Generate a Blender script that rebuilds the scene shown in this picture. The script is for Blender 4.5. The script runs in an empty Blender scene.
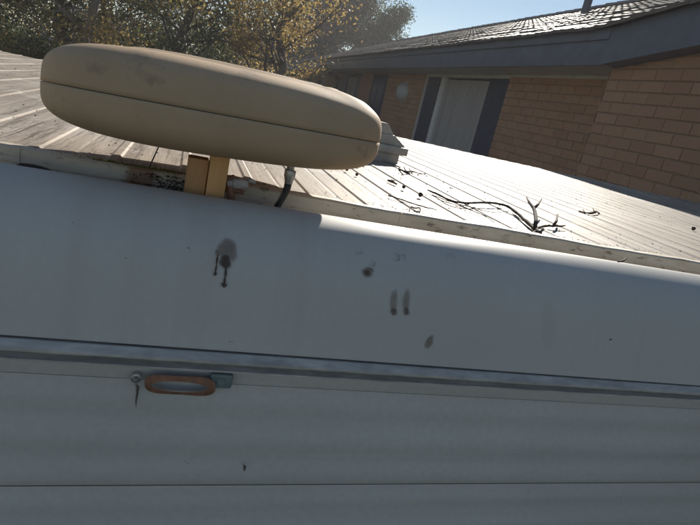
import bpy, bmesh, math, random
import numpy as np
from mathutils import Vector, Matrix
random.seed(4)
rng = np.random.default_rng(4)
S = bpy.context.scene
COL = S.collection

# ------------------------------------------------------------------ camera
H = 2.63                                  # eye height (m)
F = 539.0                                 # focal length in photo pixels (700 wide)
def _cam_basis():
    X = np.array([1600., 213.5, F]); X /= np.linalg.norm(X)
    Y = np.array([-155., -197.5, F]); Y -= X * (X @ Y); Y /= np.linalg.norm(Y)
    Z = np.cross(X, Y)
    if Z[1] > 0: Z = -Z
    return np.array([X, Y, Z])            # rows: world axes seen by the camera (right, down, forward)
R = _cam_basis()
cam = bpy.data.cameras.new('camera'); co = bpy.data.objects.new('camera', cam); COL.objects.link(co)
r_, u_, b_ = R[:, 0], -R[:, 1], -R[:, 2]
co.matrix_world = Matrix(((r_[0], u_[0], b_[0], 0), (r_[1], u_[1], b_[1], 0), (r_[2], u_[2], b_[2], H), (0, 0, 0, 1)))
cam.sensor_width = 36; cam.lens = 36 * F / 700
cam.clip_start = 0.01; cam.clip_end = 2000
S.camera = co

# ------------------------------------------------------------------ sky, sun, exposure
SUN_EL, SUN_AZ = math.radians(24.5), math.radians(29.5)    # azimuth from +Y towards +X
w = bpy.data.worlds.new('World'); S.world = w; w.use_nodes = True
nt = w.node_tree; nt.nodes.clear()
sky = nt.nodes.new('ShaderNodeTexSky'); sky.sky_type = 'NISHITA'; sky.sun_disc = False
sky.sun_elevation = SUN_EL; sky.sun_rotation = SUN_AZ; sky.air_density = 1.0; sky.dust_density = 0.0; sky.ozone_density = 1.2
bg = nt.nodes.new('ShaderNodeBackground'); bg.inputs[1].default_value = 0.052
wo = nt.nodes.new('ShaderNodeOutputWorld'); nt.links.new(sky.outputs[0], bg.inputs[0]); nt.links.new(bg.outputs[0], wo.inputs[0])
sl = bpy.data.lights.new('sun', 'SUN'); sl.energy = 4.4; sl.angle = math.radians(0.55); sl.color = (1.0, 0.93, 0.82)
so = bpy.data.objects.new('sun', sl); COL.objects.link(so)
sd = Vector((math.cos(SUN_EL) * math.sin(SUN_AZ), math.cos(SUN_EL) * math.cos(SUN_AZ), math.sin(SUN_EL)))
so.rotation_euler = sd.to_track_quat('Z', 'Y').to_euler(); so.location = (0, 0, 20)
S.view_settings.view_transform = 'Standard'; S.view_settings.look = 'None'; S.view_settings.gamma = 1
S.view_settings.exposure = 0.72
S.cycles.max_bounces = 8; S.cycles.transparent_max_bounces = 24

# ------------------------------------------------------------------ helpers
def ray(u, v): return R @ np.array([u - 350., v - 262.5, F])
def onZ(u, v, z): d = ray(u, v); t = (z - H) / d[2]; return Vector((d[0] * t, d[1] * t, z))
def onY(u, v, y): d = ray(u, v); t = y / d[1]; return Vector((d[0] * t, y, H + d[2] * t))

class MB:
    def __init__(s): s.v = []; s.f = []; s.c = []      # c: per-vertex value
    def add(s, vs, fs, c=0.0):
        n = len(s.v); s.v += [tuple(p) for p in vs]; s.f += [tuple(i + n for i in f) for f in fs]
        s.c += (list(c) if hasattr(c, '__len__') else [c] * len(vs)); return s
    def box(s, a, b, c=0.0, M=None):
        (x0, y0, z0), (x1, y1, z1) = a, b
        vs = [Vector(p) for p in ((x0,y0,z0),(x1,y0,z0),(x1,y1,z0),(x0,y1,z0),(x0,y0,z1),(x1,y0,z1),(x1,y1,z1),(x0,y1,z1))]
        if M is not None: vs = [M @ p for p in vs]
        return s.add(vs, [(0,3,2,1),(4,5,6,7),(0,1,5,4),(1,2,6,5),(2,3,7,6),(3,0,4,7)], c)
    def tube(s, pts, rad, n=8, c=0.0, cap=True):
        pts = [Vector(p) for p in pts]; rad = rad if hasattr(rad, '__len__') else [rad] * len(pts)
        base = len(s.v); up = None
        for i, p in enumerate(pts):
            t = (pts[min(i+1, len(pts)-1)] - pts[max(i-1, 0)])
            if t.length < 1e-9: t = Vector((0, 0, 1))
            t.normalize()
            if up is None: up = t.orthogonal().normalized()
            up = (up - t * up.dot(t)); up = up.normalized() if up.length > 1e-6 else t.orthogonal().normalized()
            q = t.cross(up)
            for k in range(n):
                a = 2 * math.pi * k / n
                s.v.append(tuple(p + (up * math.cos(a) + q * math.sin(a)) * rad[i])); s.c.append(c)
        for i in range(len(pts) - 1):
            for k in range(n):
                a0 = base + i*n + k; a1 = base + i*n + (k+1) % n
                s.f.append((a0, a1, a1 + n, a0 + n))
        if cap:
            s.f.append(tuple(base + k for k in reversed(range(n)))); s.f.append(tuple(base + (len(pts)-1)*n + k for k in range(n)))
        return s
    def build(s, name, mat, parent=None, smooth=False, bevel=0, kind=None, label=None, seg=2):
        me = bpy.data.meshes.new(name); me.from_pydata(s.v, [], s.f)
        if bevel:
            bm = bmesh.new(); bm.from_mesh(me)
            bmesh.ops.bevel(bm, geom=[e for e in bm.edges], offset=bevel, segments=seg, affect='EDGES', profile=.5)
            bm.to_mesh(me); bm.free()
        else:
            at = me.attributes.new('val', 'FLOAT', 'POINT'); at.data.foreach_set('value', np.array(s.c, dtype=np.float32))
        me.materials.append(mat); me.update()
        if smooth or bevel:
            me.polygons.foreach_set('use_smooth', [True] * len(me.polygons))
            if bevel or smooth == 'auto':
                try: me.set_sharp_from_angle(angle=math.radians(38))
                except Exception: pass
        o = bpy.data.objects.new(name, me); COL.objects.link(o)
        if parent: o.parent = parent
        if kind: o['kind'] = kind
        if label: o['label'] = label
        return o
def tag(o, label=None, cat=None, group=None, kind=None):
    if label: o['label'] = label
    if cat: o['category'] = cat
    if group: o['group'] = group
    if kind: o['kind'] = kind
    return o
def empty(name, loc=(0,0,0), rz=0, **k):
    o = bpy.data.objects.new(name, None); COL.objects.link(o); o.location = loc; o.rotation_euler.z = rz; o.empty_display_size = .1
    return tag(o, **k)

# ------------------------------------------------------------------ materials
class NT:
    def __init__(s, name):
        s.m = bpy.data.materials.new(name); s.m.use_nodes = True; s.t = s.m.node_tree; s.t.nodes.clear()
        s.out = s.t.nodes.new('ShaderNodeOutputMaterial'); s.b = s.t.nodes.new('ShaderNodeBsdfPrincipled')
        s.t.links.new(s.b.outputs[0], s.out.inputs[0]); s.tc = s.t.nodes.new('ShaderNodeTexCoord')
    def n(s, t, **k):
        x = s.t.nodes.new(t)
        for a, b in k.items(): setattr(x, a, b)
        return x
    def l(s, a, b): s.t.links.new(a, b)
    def noise(s, scale, detail=5, rough=.6, stretch=(1,1,1), loc=(0,0,0)):
        mp = s.n('ShaderNodeMapping'); mp.inputs['Scale'].default_value = stretch; mp.inputs['Location'].default_value = loc
        s.l(s.tc.outputs['Object'], mp.inputs[0])
        x = s.n('ShaderNodeTexNoise'); x.inputs['Scale'].default_value = scale; x.inputs['Detail'].default_value = detail; x.inputs['Roughness'].default_value = rough
        s.l(mp.outputs[0], x.inputs['Vector']); return x.outputs['Fac']
    def ramp(s, fac, stops):
        r = s.n('ShaderNodeValToRGB'); e = r.color_ramp.elements
        while len(e) < len(stops): e.new(.5)
        for i, (p, c) in enumerate(stops):
            e[i].position = p; e[i].color = (*c, 1) if len(c) == 3 else c
        s.l(fac, r.inputs[0]); return r.outputs[0]
    def mix(s, fac, a, b, mode='MIX'):
        x = s.n('ShaderNodeMix', data_type='RGBA', blend_type=mode)
        for i, v in ((0, fac), (6, a), (7, b)):
            if hasattr(v, 'links') or hasattr(v, 'is_linked'): s.l(v, x.inputs[i])
            else: x.inputs[i].default_value = v if i == 0 else (*v, 1)
        return x.outputs[2]
    def math(s, op, a, b=0.0, clamp=False):
        x = s.n('ShaderNodeMath', operation=op, use_clamp=clamp)
        for i, v in enumerate((a, b)):
            if hasattr(v, 'is_linked'): s.l(v, x.inputs[i])
            else: x.inputs[i].default_value = v
        return x.outputs[0]
    def bump(s, h, strength=.3, dist=.01):
        b = s.n('ShaderNodeBump'); b.inputs['Strength'].default_value = strength; b.inputs['Distance'].default_value = dist
        s.l(h, b.inputs['Height']); s.l(b.outputs[0], s.b.inputs['Normal'])
    def set(s, **k):
        nm = {'col': 'Base Color', 'rough': 'Roughness', 'metal': 'Metallic', 'spec': 'Specular IOR Level', 'coat': 'Coat Weight'}
        for a, v in k.items():
            i = s.b.inputs[nm[a]]
            if hasattr(v, 'is_linked'): s.l(v, i)
            else: i.default_value = (*v, 1) if a == 'col' else v
        return s
def simple(name, col, rough=.5, metal=0, var=.18, scale=20, bump=.15, stretch=(1,1,1), spec=.5, dist=.003):
    m = NT(name); n = m.noise(scale, stretch=stretch)
    lo = tuple(c * (1 - var) for c in col); hi = tuple(min(1, c * (1 + var)) for c in col)
    m.set(col=m.ramp(n, [(.3, lo), (.7, hi)]), rough=rough, metal=metal, spec=spec)
    if bump: m.bump(n, bump, dist)
    return m.m

def mat_fascia():
    m = NT('painted_aluminium_fascia')
    big = m.noise(2.2, 4, .55); fine = m.noise(160, 3, .6); st = m.noise(26, 4, .6, stretch=(1, .1, .06)); sp = m.noise(95, 2, .5)
    c = m.ramp(big, [(.3, (.51, .505, .475)), (.7, (.58, .575, .545))])
    c = m.mix(m.ramp(st, [(.50, (0,0,0)), (.78, (.32,.32,.32))]), c, (.42, .39, .35))
    c = m.mix(m.ramp(sp, [(.775, (0,0,0)), (.80, (.6,.6,.6))]), c, (.16, .13, .11))
    c = m.mix(m.ramp(fine, [(.3, (0,0,0)), (.8, (.12,.12,.12))]), c, (.3, .28, .25))
    m.set(col=c, rough=m.math('ADD', m.math('MULTIPLY', big, .15), .46), spec=.35); m.bump(m.math('ADD', m.math('MULTIPLY', big, 1.0), m.math('MULTIPLY', fine, .02)), .25, .006)
    return m.m
def mat_cladding():
    m = NT('ribbed_aluminium_cladding')
    big = m.noise(2.0, 4, .55); fine = m.noise(120, 3, .6); st = m.noise(4, 5, .6, stretch=(.25, 1, 9)); sp = m.noise(70, 2, .5)
    c = m.ramp(big, [(.3, (.52, .52, .50)), (.7, (.62, .62, .60))])
    c = m.mix(m.ramp(st, [(.5, (0,0,0)), (.8, (.4,.4,.4))]), c, (.42, .405, .375))
    c = m.mix(m.ramp(sp, [(.785, (0,0,0)), (.80, (.6,.6,.6))]), c, (.10, .09, .08))
    c = m.mix(m.ramp(fine, [(.35, (0,0,0)), (.8, (.15,.15,.15))]), c, (.2, .19, .17))
    m.set(col=c, rough=.5, spec=.35); m.bump(m.math('ADD', big, m.math('MULTIPLY', fine, .03)), .25, .005)
    return m.m
def mat_roof():
    m = NT('weathered_cream_roof_sheet')
    big = m.noise(2.6, 6, .65); st = m.noise(9, 6, .7, stretch=(3.2, .22, 1)); sc = m.noise(30, 6, .75, stretch=(3, .35, 1)); fine = m.noise(210, 4, .7); bl = m.noise(6, 7, .75, loc=(3, 1, 0))
    c = m.ramp(big, [(.25, (.29, .235, .185)), (.5, (.42, .36, .295)), (.75, (.55, .49, .42))])
    c = m.mix(m.ramp(st, [(.42, (0,0,0)), (.64, (.75,.75,.75))]), c, (.22, .18, .145))
    c = m.mix(m.ramp(sc, [(.54, (0,0,0)), (.64, (.7,.7,.7))]), c, (.20, .165, .135))
    c = m.mix(m.ramp(bl, [(.56, (0,0,0)), (.62, (.6,.6,.6))]), c, (.56, .51, .45))
    c = m.mix(m.ramp(fine, [(.6, (0,0,0)), (.72, (.55,.55,.55))]), c, (.15, .12, .10))
    fs = m.noise(9, 8, .8, stretch=(13, .30, 1), loc=(7, 2, 0)); fm = m.noise(1.7, 4, .6, loc=(1, 8, 0))
    c = m.mix(m.math('MULTIPLY', m.ramp(fs, [(.54, (0,0,0)), (.60, (.95,.95,.95))]), m.ramp(fm, [(.36, (.15,.15,.15)), (.6, (1,1,1))])), c, (.12, .092, .072))
    fb = m.noise(5, 8, .8, stretch=(9, .5, 1), loc=(1, 5, 3)); c = m.mix(m.ramp(fb, [(.60, (0,0,0)), (.66, (.5,.5,.5))]), c, (.60, .56, .50))
    # grime settles against the near trim
    g = m.n('ShaderNodeSeparateXYZ'); m.l(m.tc.outputs['Object'], g.inputs[0])
    e = m.math('SUBTRACT', .76, g.outputs[1]); e = m.math('MULTIPLY', e, 9.0, True); e = m.math('MULTIPLY', e, m.ramp(m.noise(38, 5, .7), [(.42, (0,0,0)), (.6, (1,1,1))]))
    c = m.mix(e, c, (.10, .085, .065))
    m.set(col=c, rough=m.math('ADD', m.math('MULTIPLY', fs, .40), .40), spec=.2)
    m.bump(m.math('ADD', m.math('MULTIPLY', sc, .6), m.math('MULTIPLY', fine, .25)), .35, .003)
    return m.m
def mat_trim():
    m = NT('dirty_roof_trim')
    a = m.noise(14, 6, .7, stretch=(1, 1, 3)); b = m.noise(55, 5, .7, stretch=(.6, 1, 1.6)); c0 = m.noise(9, 4, .6, stretch=(1,1,.5), loc=(5,0,0))
    c = m.ramp(a, [(.3, (.45, .38, .29)), (.7, (.62, .55, .45))])
    c = m.mix(m.ramp(b, [(.56, (0,0,0)), (.66, (.85,.85,.85))]), c, (.13, .085, .055))
    c = m.mix(m.ramp(c0, [(.60, (0,0,0)), (.68, (.8,.8,.8))]), c, (.20, .085, .04))
    m.set(col=c, rough=.62); m.bump(b, .5, .002); return m.m
def mat_plastic():
    m = NT('sun_faded_cream_plastic')
    a = m.noise(5, 5, .6); b = m.noise(16, 6, .7, loc=(2,3,1)); fine = m.noise(300, 3, .6); sc = m.noise(60, 5, .7, stretch=(.3, 1, 1))
    c = m.ramp(a, [(.3, (.47, .33, .205)), (.7, (.56, .405, .26))])
    c = m.mix(m.ramp(b, [(.57, (0,0,0)), (.70, (.55,.55,.55))]), c, (.17, .13, .10))
    c = m.mix(m.ramp(sc, [(.64, (0,0,0)), (.72, (.35,.35,.35))]), c, (.62, .57, .47))
    c = m.mix(m.ramp(fine, [(.62, (0,0,0)), (.75, (.3,.3,.3))]), c, (.24, .2, .15))
    m.set(col=c, rough=.72, spec=.25); m.bump(m.math('ADD', fine, m.math('MULTIPLY', a, 2)), .12, .001); return m.m
def mat_brick():
    m = NT('orange_brown_brick')
    oi = m.n('ShaderNodeObjectInfo'); at = m.n('ShaderNodeAttribute', attribute_name='val')
    r = m.math('FRACT', m.math('ADD', m.math('MULTIPLY', oi.outputs['Random'], 1.0), at.outputs['Fac']))
    c = m.ramp(r, [(0, (.36, .21, .13)), (.35, (.39, .23, .145)), (.7, (.41, .25, .16)), (1, (.34, .195, .12))])
    n = m.noise(28, 6, .7); c = m.mix(m.ramp(n, [(.4, (0,0,0)), (.75, (.6,.6,.6))]), c, (.32, .19, .135))
    m.set(col=c, rough=.85, spec=.3); m.bump(n, .5, .006); return m.m
def mat_tile():
    m = NT('grey_brown_concrete_tile')
    oi = m.n('ShaderNodeObjectInfo'); at = m.n('ShaderNodeAttribute', attribute_name='val')
    r = m.math('FRACT', m.math('ADD', oi.outputs['Random'], at.outputs['Fac']))
    c = m.ramp(r, [(0, (.105, .08, .066)), (.5, (.14, .112, .095)), (1, (.11, .083, .07))])
    n = m.noise(14, 6, .7); c = m.mix(m.ramp(n, [(.5, (0,0,0)), (.8, (.7,.7,.7))]), c, (.20, .175, .15))
    m.set(col=c, rough=.6, spec=.4); m.bump(n, .4, .006); return m.m
def mat_leaf(name, stops):
    m = NT(name); at = m.n('ShaderNodeAttribute', attribute_name='val')
    c = m.ramp(at.outputs['Fac'], stops); m.set(col=c, rough=.55, spec=.3)
    tr = m.n('ShaderNodeBsdfTranslucent'); m.l(m.mix(1.0, c, (1.15, 1.1, .8), 'MULTIPLY'), tr.inputs[0])
    mx = m.n('ShaderNodeMixShader'); mx.inputs[0].default_value = .5
    m.l(m.b.outputs[0], mx.inputs[1]); m.l(tr.outputs[0], mx.inputs[2]); m.l(mx.outputs[0], m.out.inputs[0]); return m.m
def mat_stain(name, col, dens=1.0):
    m = NT(name); at = m.n('ShaderNodeAttribute', attribute_name='val')
    n = m.noise(140, 5, .7); m.set(col=m.ramp(n, [(.3, tuple(c*.7 for c in col)), (.7, tuple(c*1.3 for c in col))]), rough=.6)
    a = m.math('MULTIPLY', at.outputs['Fac'], m.math('ADD', m.math('MULTIPLY', n, 1.1), .35)); a = m.math('MULTIPLY', a, dens, True)
    m.l(a, m.b.inputs['Alpha']); return m.m

M_fascia, M_clad, M_roof, M_trim, M_plastic, M_brick, M_tile = mat_fascia(), mat_cladding(), mat_roof(), mat_trim(), mat_plastic(), mat_brick(), mat_tile()
M_rail = simple('anodised_rail', (.50, .48, .45), .6, 0, .28, 70, .3, (.4,1,1))
M_mortar = simple('mortar', (.32, .23, .18), .9, 0, .2, 12)
M_post = simple('ochre_painted_timber', (.66, .37, .15), .6, 0, .22, 14, .3, (3, 3, .4), dist=.001)
M_postd = simple('brown_painted_timber', (.54, .29, .12), .6, 0, .25, 14, .3, (3, 3, .4), dist=.001)
M_rust = simple('rusty_copper', (.30, .155, .10), .6, .3, .4, 70, .5, dist=.001)
M_steel = simple('dull_zinc', (.42, .42, .41), .42, .8, .3, 60, .3, dist=.001)
M_crevshade = simple('dark_crevice_shade', (.09, .085, .08), .8, 0, .5, 60, .2, (.3,1,1))  # dark colour standing in for shade in the crevice above the rail
M_black = simple('black_cable_rubber', (.025, .025, .027), .45, 0, .3, 50, .1)
M_grey = simple('grey_sealant', (.42, .39, .38), .8, 0, .25, 80, .6, dist=.002)
M_twig = simple('dry_bark', (.050, .034, .027), .85, 0, .4, 120, .7, dist=.001)
M_debris = simple('leaf_crumbs', (.045, .032, .022), .9, 0, .5, 60, 0)
M_moss = simple('yellow_green_moss', (.16, .15, .035), .95, 0, .5, 90, .8, dist=.002)
M_plate = simple('blue_grey_plate', (.20, .26, .27), .5, .3, .25, 60, .3, dist=.001)
M_vent = simple('grey_vent_plastic', (.40, .37, .33), .6, 0, .2, 25, .3, dist=.001)
M_fasciab = simple('dark_slate_gutter_paint', (.115, .13, .175), .42, 0, .15, 6, .1)
M_soffit = simple('pale_soffit_board', (.50, .48, .45), .7, 0, .1, 5, .1)
M_dark = simple('navy_painted_frame', (.045, .055, .095), .45, 0, .2, 8, .1)
M_blue = simple('deep_blue_door', (.030, .040, .11), .4, 0, .2, 8, .1)
M_white = simple('white_frame', (.62, .62, .62), .45, 0, .08, 20, .05)
M_curtain = simple('pale_curtain', (.34, .32, .32), .8, 0, .16, 5, .3, (1, 1, .03), dist=.02)
M_lamp = simple('opal_lamp_glass', (.42, .42, .45), .3, 0, .05, 8, .05)
M_grass = simple('dry_grass', (.17, .15, .09), .95, 0, .45, 1.2, .6, dist=.05)
M_bark = simple('tree_bark', (.11, .085, .07), .9, 0, .4, 9, .8, (3, 3, .6), dist=.03)
M_gumbark = simple('pale_gum_bark', (.26, .215, .18), .8, 0, .3, 5, .5, (3, 3, .4), dist=.02)
M_fence = simple('grey_paling', (.30, .27, .24), .85, 0, .3, 6, .3)
M_far = simple('far_render', (.35, .31, .28), .85, 0, .1, 2, .1)
M_farroof = simple('pale_lilac_metal_roof', (.42, .40, .46), .5, 0, .1, 2, .1)
g = NT('window_glass'); g.set(col=(.03, .035, .04), rough=.06, spec=.8); M_glass = g.m

# ------------------------------------------------------------------ ground
mb = MB(); N = 28; e = 150.0
for i in range(N + 1):
    for j in range(N + 1):
        x = ((i / N * 2 - 1) ** 3) * e; y = ((j / N * 2 - 1) ** 3) * e
        mb.v.append((x, y, -0.12 + .08 * math.sin(x * .13) * math.cos(y * .11))); mb.c.append(0)
for i in range(N):
    for j in range(N):
        a = i * (N + 1) + j; mb.f.append((a, a + N + 1, a + N + 2, a + 1))
tag(mb.build('ground', M_grass, smooth=True), 'dry grass of the back yard below the caravan', kind='structure')

# ------------------------------------------------------------------ caravan
XL, XR = -2.3, 3.42
YW = .525                                            # plane of the near side wall
van = empty('caravan', (0, 0, 0), label='old cream aluminium caravan with ribbed side, rolled shoulder and weathered ribbed roof', cat='caravan')
def extrude(prof, x0, x1, nx=1, closed=False):
    m = MB(); n = len(prof)
    for i in range(nx + 1):
        x = x0 + (x1 - x0) * i / nx
        for (y, z) in prof: m.v.append((x, y, z)); m.c.append(0)
    for i in range(nx):
        for k in range(n if closed else n - 1):
            a = i * n + k; b = i * n + (k + 1) % n
            m.f.append((a, a + n, b + n, b))
    if closed: m.f.append(tuple(range(n))); m.f.append(tuple(nx * n + k for k in reversed(range(n))))
    return m
# shoulder (fascia): channel inner edge, big-radius roll, then nearly upright panel
FR = .086; FY0 = .615; FZ0 = 2.4955
fprof = [(.622, 2.470), (.622, 2.4925), (.6195, 2.4948)]
for k in range(0, 19):
    b = math.radians(4 + 70 * k / 18)
    fprof.append((FY0 - FR * (math.sin(b) - math.sin(math.radians(4))), FZ0 - FR * (math.cos(math.radians(4)) - math.cos(b))))
y1, z1 = fprof[-1]; y2, z2 = YW - .004, 2.350; _n = 14
for k in range(1, _n + 1):
    t = k / _n; fprof.append((y1 + (y2 - y1) * (t + .10 * math.sin(math.pi * t)), z1 + (z2 - z1) * t))
m = extrude(fprof, XL, XR, 120)
for i, v in enumerate(m.v):                           # hand-formed sheet: very slight waviness
    x, y, z = v; k = max(0, min(1, (2.49 - z) / .1))
    m.v[i] = (x, y + .0005 * k * math.sin(x * 5.0 + 1), z)
m.build('rolled_fascia', M_fascia, van, smooth=True, label='smooth rolled cream shoulder panel with drip stains')
# awning rail
rz = 2.352
rail = [(YW, rz), (YW - .007, rz), (YW - .0160, rz - .0045), (YW - .0160, rz - .0066), (YW - .0015, rz - .0074), (YW - .0015, rz - .0160), (YW - .0140, rz - .0166), (YW - .0140, rz - .0185), (YW, rz - .0185)]
extrude(rail, XL, XR, 8, True).build('awning_rail', M_rail, van)
MB().box((XL, YW - .0048, rz + .0002), (XR, YW + .002, rz + .0014)).build('crevice_shade', M_crevshade, van)  # added dark strip: paints the shade between shoulder and rail
# side wall in pressed panels
def panel_prof(zt, zb):
    p = []
    n = 26
    for k in range(n + 1):
        t = k / n; z = zt + (zb - zt) * t
        o = .0026 * math.exp(-((t - .17) / .10) ** 2) + .0038 * math.exp(-((t - .52) / .13) ** 2) + .0020 * math.exp(-((t - .86) / .10) ** 2)
        o += .0035 * t
        if t > .985: o -= .0035 * (t - .985) / .015
        p.append((YW - o + .003, z))
    return p
m = extrude([(YW + .001, rz - .0185), (YW - .0005, 2.330), (YW + .0018, 2.3125), (YW + .0026, 2.3105)], XL, XR, 6); m.build('cladding_panel', M_clad, van, smooth='auto', label='narrow strip of cladding under the awning rail')
zt = 2.3105
while zt > .7:
    zb = zt - .136; extrude(panel_prof(zt - .0006, zb + .0006), XL, XR, 6).build('cladding_panel', M_clad, van, smooth='auto'); zt = zb
MB().box((XL + .01, YW + .006, .55), (XR - .01, 2.93, 2.335)).build('body_shell', M_clad, van)
# drip channel behind the shoulder and the roof trim
m = MB(); m.box((XL, .6225, 2.455), (XR, .6745, 2.472)); m.build('drip_channel', M_trim, van)
tr = [(.6748, 2.456), (.6748, 2.4855), (.6728, 2.4862), (.6728, 2.5012), (.6762, 2.5035), (.690, 2.5035), (.690, 2.456)]
m = extrude(tr, XL, XR, 140, True)
for i, v in enumerate(m.v):
    x, y, z = v
    if z > 2.48: m.v[i] = (x, y, z + .0008 * math.sin(x * 17) + .0005 * math.sin(x * 51 + y * 90))
m.build('roof_trim', M_trim, van, label='dirty rust-specked edge trim of the roof')
# trim cover joints
for x in (-.17, .292, .93):
    MB().box((x - .0012, .6718, 2.4865), (x + .0012, .6729, 2.503)).build('trim_joint', M_trim, van)
# ribbed roof: sheets about 0.83 m wide with a raised rib every 83 mm
RP = .083; R0 = -.078
YF = 2.90
def roofz(x, y): return 2.5 + .0010 * math.sin(x * 5 + y * 3) - .0008 * math.cos(y * 7 + x * 2)
def rib_profile(x0, x1):
    xs = []
    k0 = math.floor((x0 - R0) / RP); k1 = math.ceil((x1 - R0) / RP)
    xs.append((x0, 0))
    for k in range(k0, k1 + 1):
        c = R0 + k * RP
        for dx, dz in ((-.0070, 0), (-.0040, .0019), (.0040, .0019), (.0070, 0), (RP/2 - .004, 0), (RP/2, -.0006), (RP/2 + .004, 0)):
            if x0 + .001 < c + dx < x1 - .001: xs.append((c + dx, dz))
    xs.append((x1, 0)); xs.sort(); return xs
edges = [XL] + [R0 + RP * (k * 10 + .5) for k in range(-2, 5)] + [XR]
edges = [e for e in edges if XL <= e <= XR]
ny = 40
for a, b in zip(edges[:-1], edges[1:]):
    prof = rib_profile(a + .001, b - .001); m = MB(); n = len(prof)
    for j in range(ny + 1):
        y = .690 + (YF - .690) * j / ny; fall = 0
        for (x, dz) in prof: m.v.append((x, y, roofz(x, y) + dz + .0005)); m.c.append(0)
    j0 = ny + 1                                         # rolled-over far edge
    for k in range(1, 6):
        bq = math.radians(16 * k)
        for (x, dz) in prof: m.v.append((x, YF + .07 * math.sin(bq), roofz(x, YF) + dz * (1 - k/6) + .0005 - .07 * (1 - math.cos(bq)))); m.c.append(0)
    for j in range(ny + 5):
        for i in range(n - 1):
            q = j * n + i; m.f.append((q, q + 1, q + n + 1, q + n))
    o = m.build('roof_sheet', M_roof, van, smooth=True); o.data.set_sharp_from_angle(angle=math.radians(7))
MB().box((XL + .01, .70, 2.452), (XR - .01, 2.90, 2.488)).build('roof_core', M_trim, van)
# end walls of the van
for x in (XL, XR):
    s = 1 if x > 0 else -1
    m = MB(); m.add([(x, .56, .55), (x, 2.93, .55), (x, 2.93, 2.44), (x, .60, 2.49), (x, .56, 2.42)], [(0,1,2,3,4) if s > 0 else (4,3,2,1,0)]); m.build('end_wall', M_clad, van)

# point on the rolled shoulder seen at a photo position
def onF(u, v):
    d = ray(u, v); s = d[2] / d[1]
    for (ya, za), (yb, zb) in zip(fprof[2:-1], fprof[3:]):
        fa, fb = (za - H) - s * ya, (zb - H) - s * yb
        if fa * fb <= 0 and fa != fb:
            t = fa / (fa - fb); y = ya + (yb - ya) * t; return Vector((d[0] / d[1] * y, y, za + (zb - za) * t)), Vector((0, -(za - zb), (ya - yb))).normalized() * 1.0
    y = YW; return Vector((d[0] / d[1] * y, y, H + s * y)), Vector((0, -1, 0))
def blob(name, mat, u, v, ru, rv, tilt=0, ring=False, seed=0, lift=.0013, parent=van, core=1.0, label=None):
    """a thin film of dried dirt lying on the shoulder panel; val = how dense it is"""
    m = MB(); rr = random.Random(seed); ph = [rr.uniform(0, 6.28) for _ in range(4)]
    ns, nr = 28, 7
    def pt(a, q):
        wob = 1 + .10 * math.sin(2*a + ph[0]) + .07 * math.sin(3*a + ph[1]) + .05 * math.sin(5*a + ph[2])
        x, y = math.cos(a) * ru * q * wob, math.sin(a) * rv * q * wob
        c, s = math.cos(tilt), math.sin(tilt)
        p, n = onF(u + c*x - s*y, v + s*x + c*y); return p + Vector((0, -1, .35)).normalized() * lift
    m.v.append(tuple(pt(0, 0))); m.c.append(0.15 if ring else core)
    for j in range(1, nr + 1):
        q = j / nr
        k_ = 0
        val = (math.exp(-((q - .74) / .17) ** 2) * core * (.55 + .45 * math.sin(2 * math.pi * k_ / 28 + seed)) + .10 * (q < .8)) if ring else core * (1 - q ** 4)
        if j == nr: val = 0
        for k in range(ns): m.v.append(tuple(pt(2 * math.pi * k / ns, q))); m.c.append(val * (.5 + .5 * math.sin(2 * math.pi * k / ns + seed)) if ring else val)
    for k in range(ns): m.f.append((0, 1 + k, 1 + (k + 1) % ns))
    for j in range(nr - 1):
        for k in range(ns):
            a = 1 + j * ns + k; b = 1 + j * ns + (k + 1) % ns; m.f.append((a, a + ns, b + ns, b))
    return m.build(name, mat, parent, smooth=True, label=label)
M_st1 = mat_stain('dried_brown_splash', (.25, .19, .15), 1.0)
M_st2 = mat_stain('dark_drip', (.075, .048, .036), 1.35)
M_st3 = mat_stain('faint_ring_mark', (.14, .12, .11), .8)
blob('drip_stain', M_st1, 227.5, 250, 10.5, 13.5, .1, seed=1, core=.7, label='large brown splash with two runs below the antenna posts')
blob('drip_stain', M_st2, 225, 262, 6.5, 7.5, .15, seed=2, lift=.0017, core=.75)
def run(pts, w0, bead, seed):
    for i, ((ua, va), (ub, vb)) in enumerate(zip(pts[:-1], pts[1:])):
        L = math.hypot(ub-ua, vb-va); blob('drip_run', M_st2, (ua+ub)/2, (va+vb)/2, L*.62, w0, math.atan2(vb-va, ub-ua), seed=seed+i, lift=.0017)
    blob('drip_bead', M_st2, pts[-1][0], pts[-1][1], bead, bead*.95, seed=seed+9, lift=.0019)
run([(217.5, 255), (216.5, 264), (215, 274)], 1.2, 2.0, 20)
run([(226, 268), (225, 277), (223.8, 285)], 1.5, 3.0, 40)
blob('drip_stain', M_st1, 217.5, 253, 2.6, 4, 0, seed=3, core=.8)
blob('drip_stain', M_st1, 367.5, 272, 6.5, 5.5, .3, seed=5, core=.9); blob('drip_stain', M_st2, 366.5, 272.5, 3.6, 2.6, .5, seed=6, lift=.0017, core=.4)
for u, v, a, b, s in ((358.5, 251, 4.2, 4.6, 7), (395, 257, 5.2, 5, 8), (401.5, 257.5, 3.6, 4.5, 9), (450, 257, 6, 4.2, 10), (371, 263, 5, 3.6, 14)):
    blob('ring_mark', M_st3, u, v, a, b, .4, True, s, core=.42)
for u, s in ((393.5, 11), (406, 12)):
    blob('drip_stain', M_st1, u, 302, 4.0, 14.5, .02, seed=s, core=.5); blob('drip_stain', M_st2, u, 311.5, 3.4, 4.4, 0, seed=s+3, lift=.0017, core=.42)
blob('drip_stain', M_st1, 429, 342, 3.8, 8, .55, seed=31, core=.75)
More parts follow.
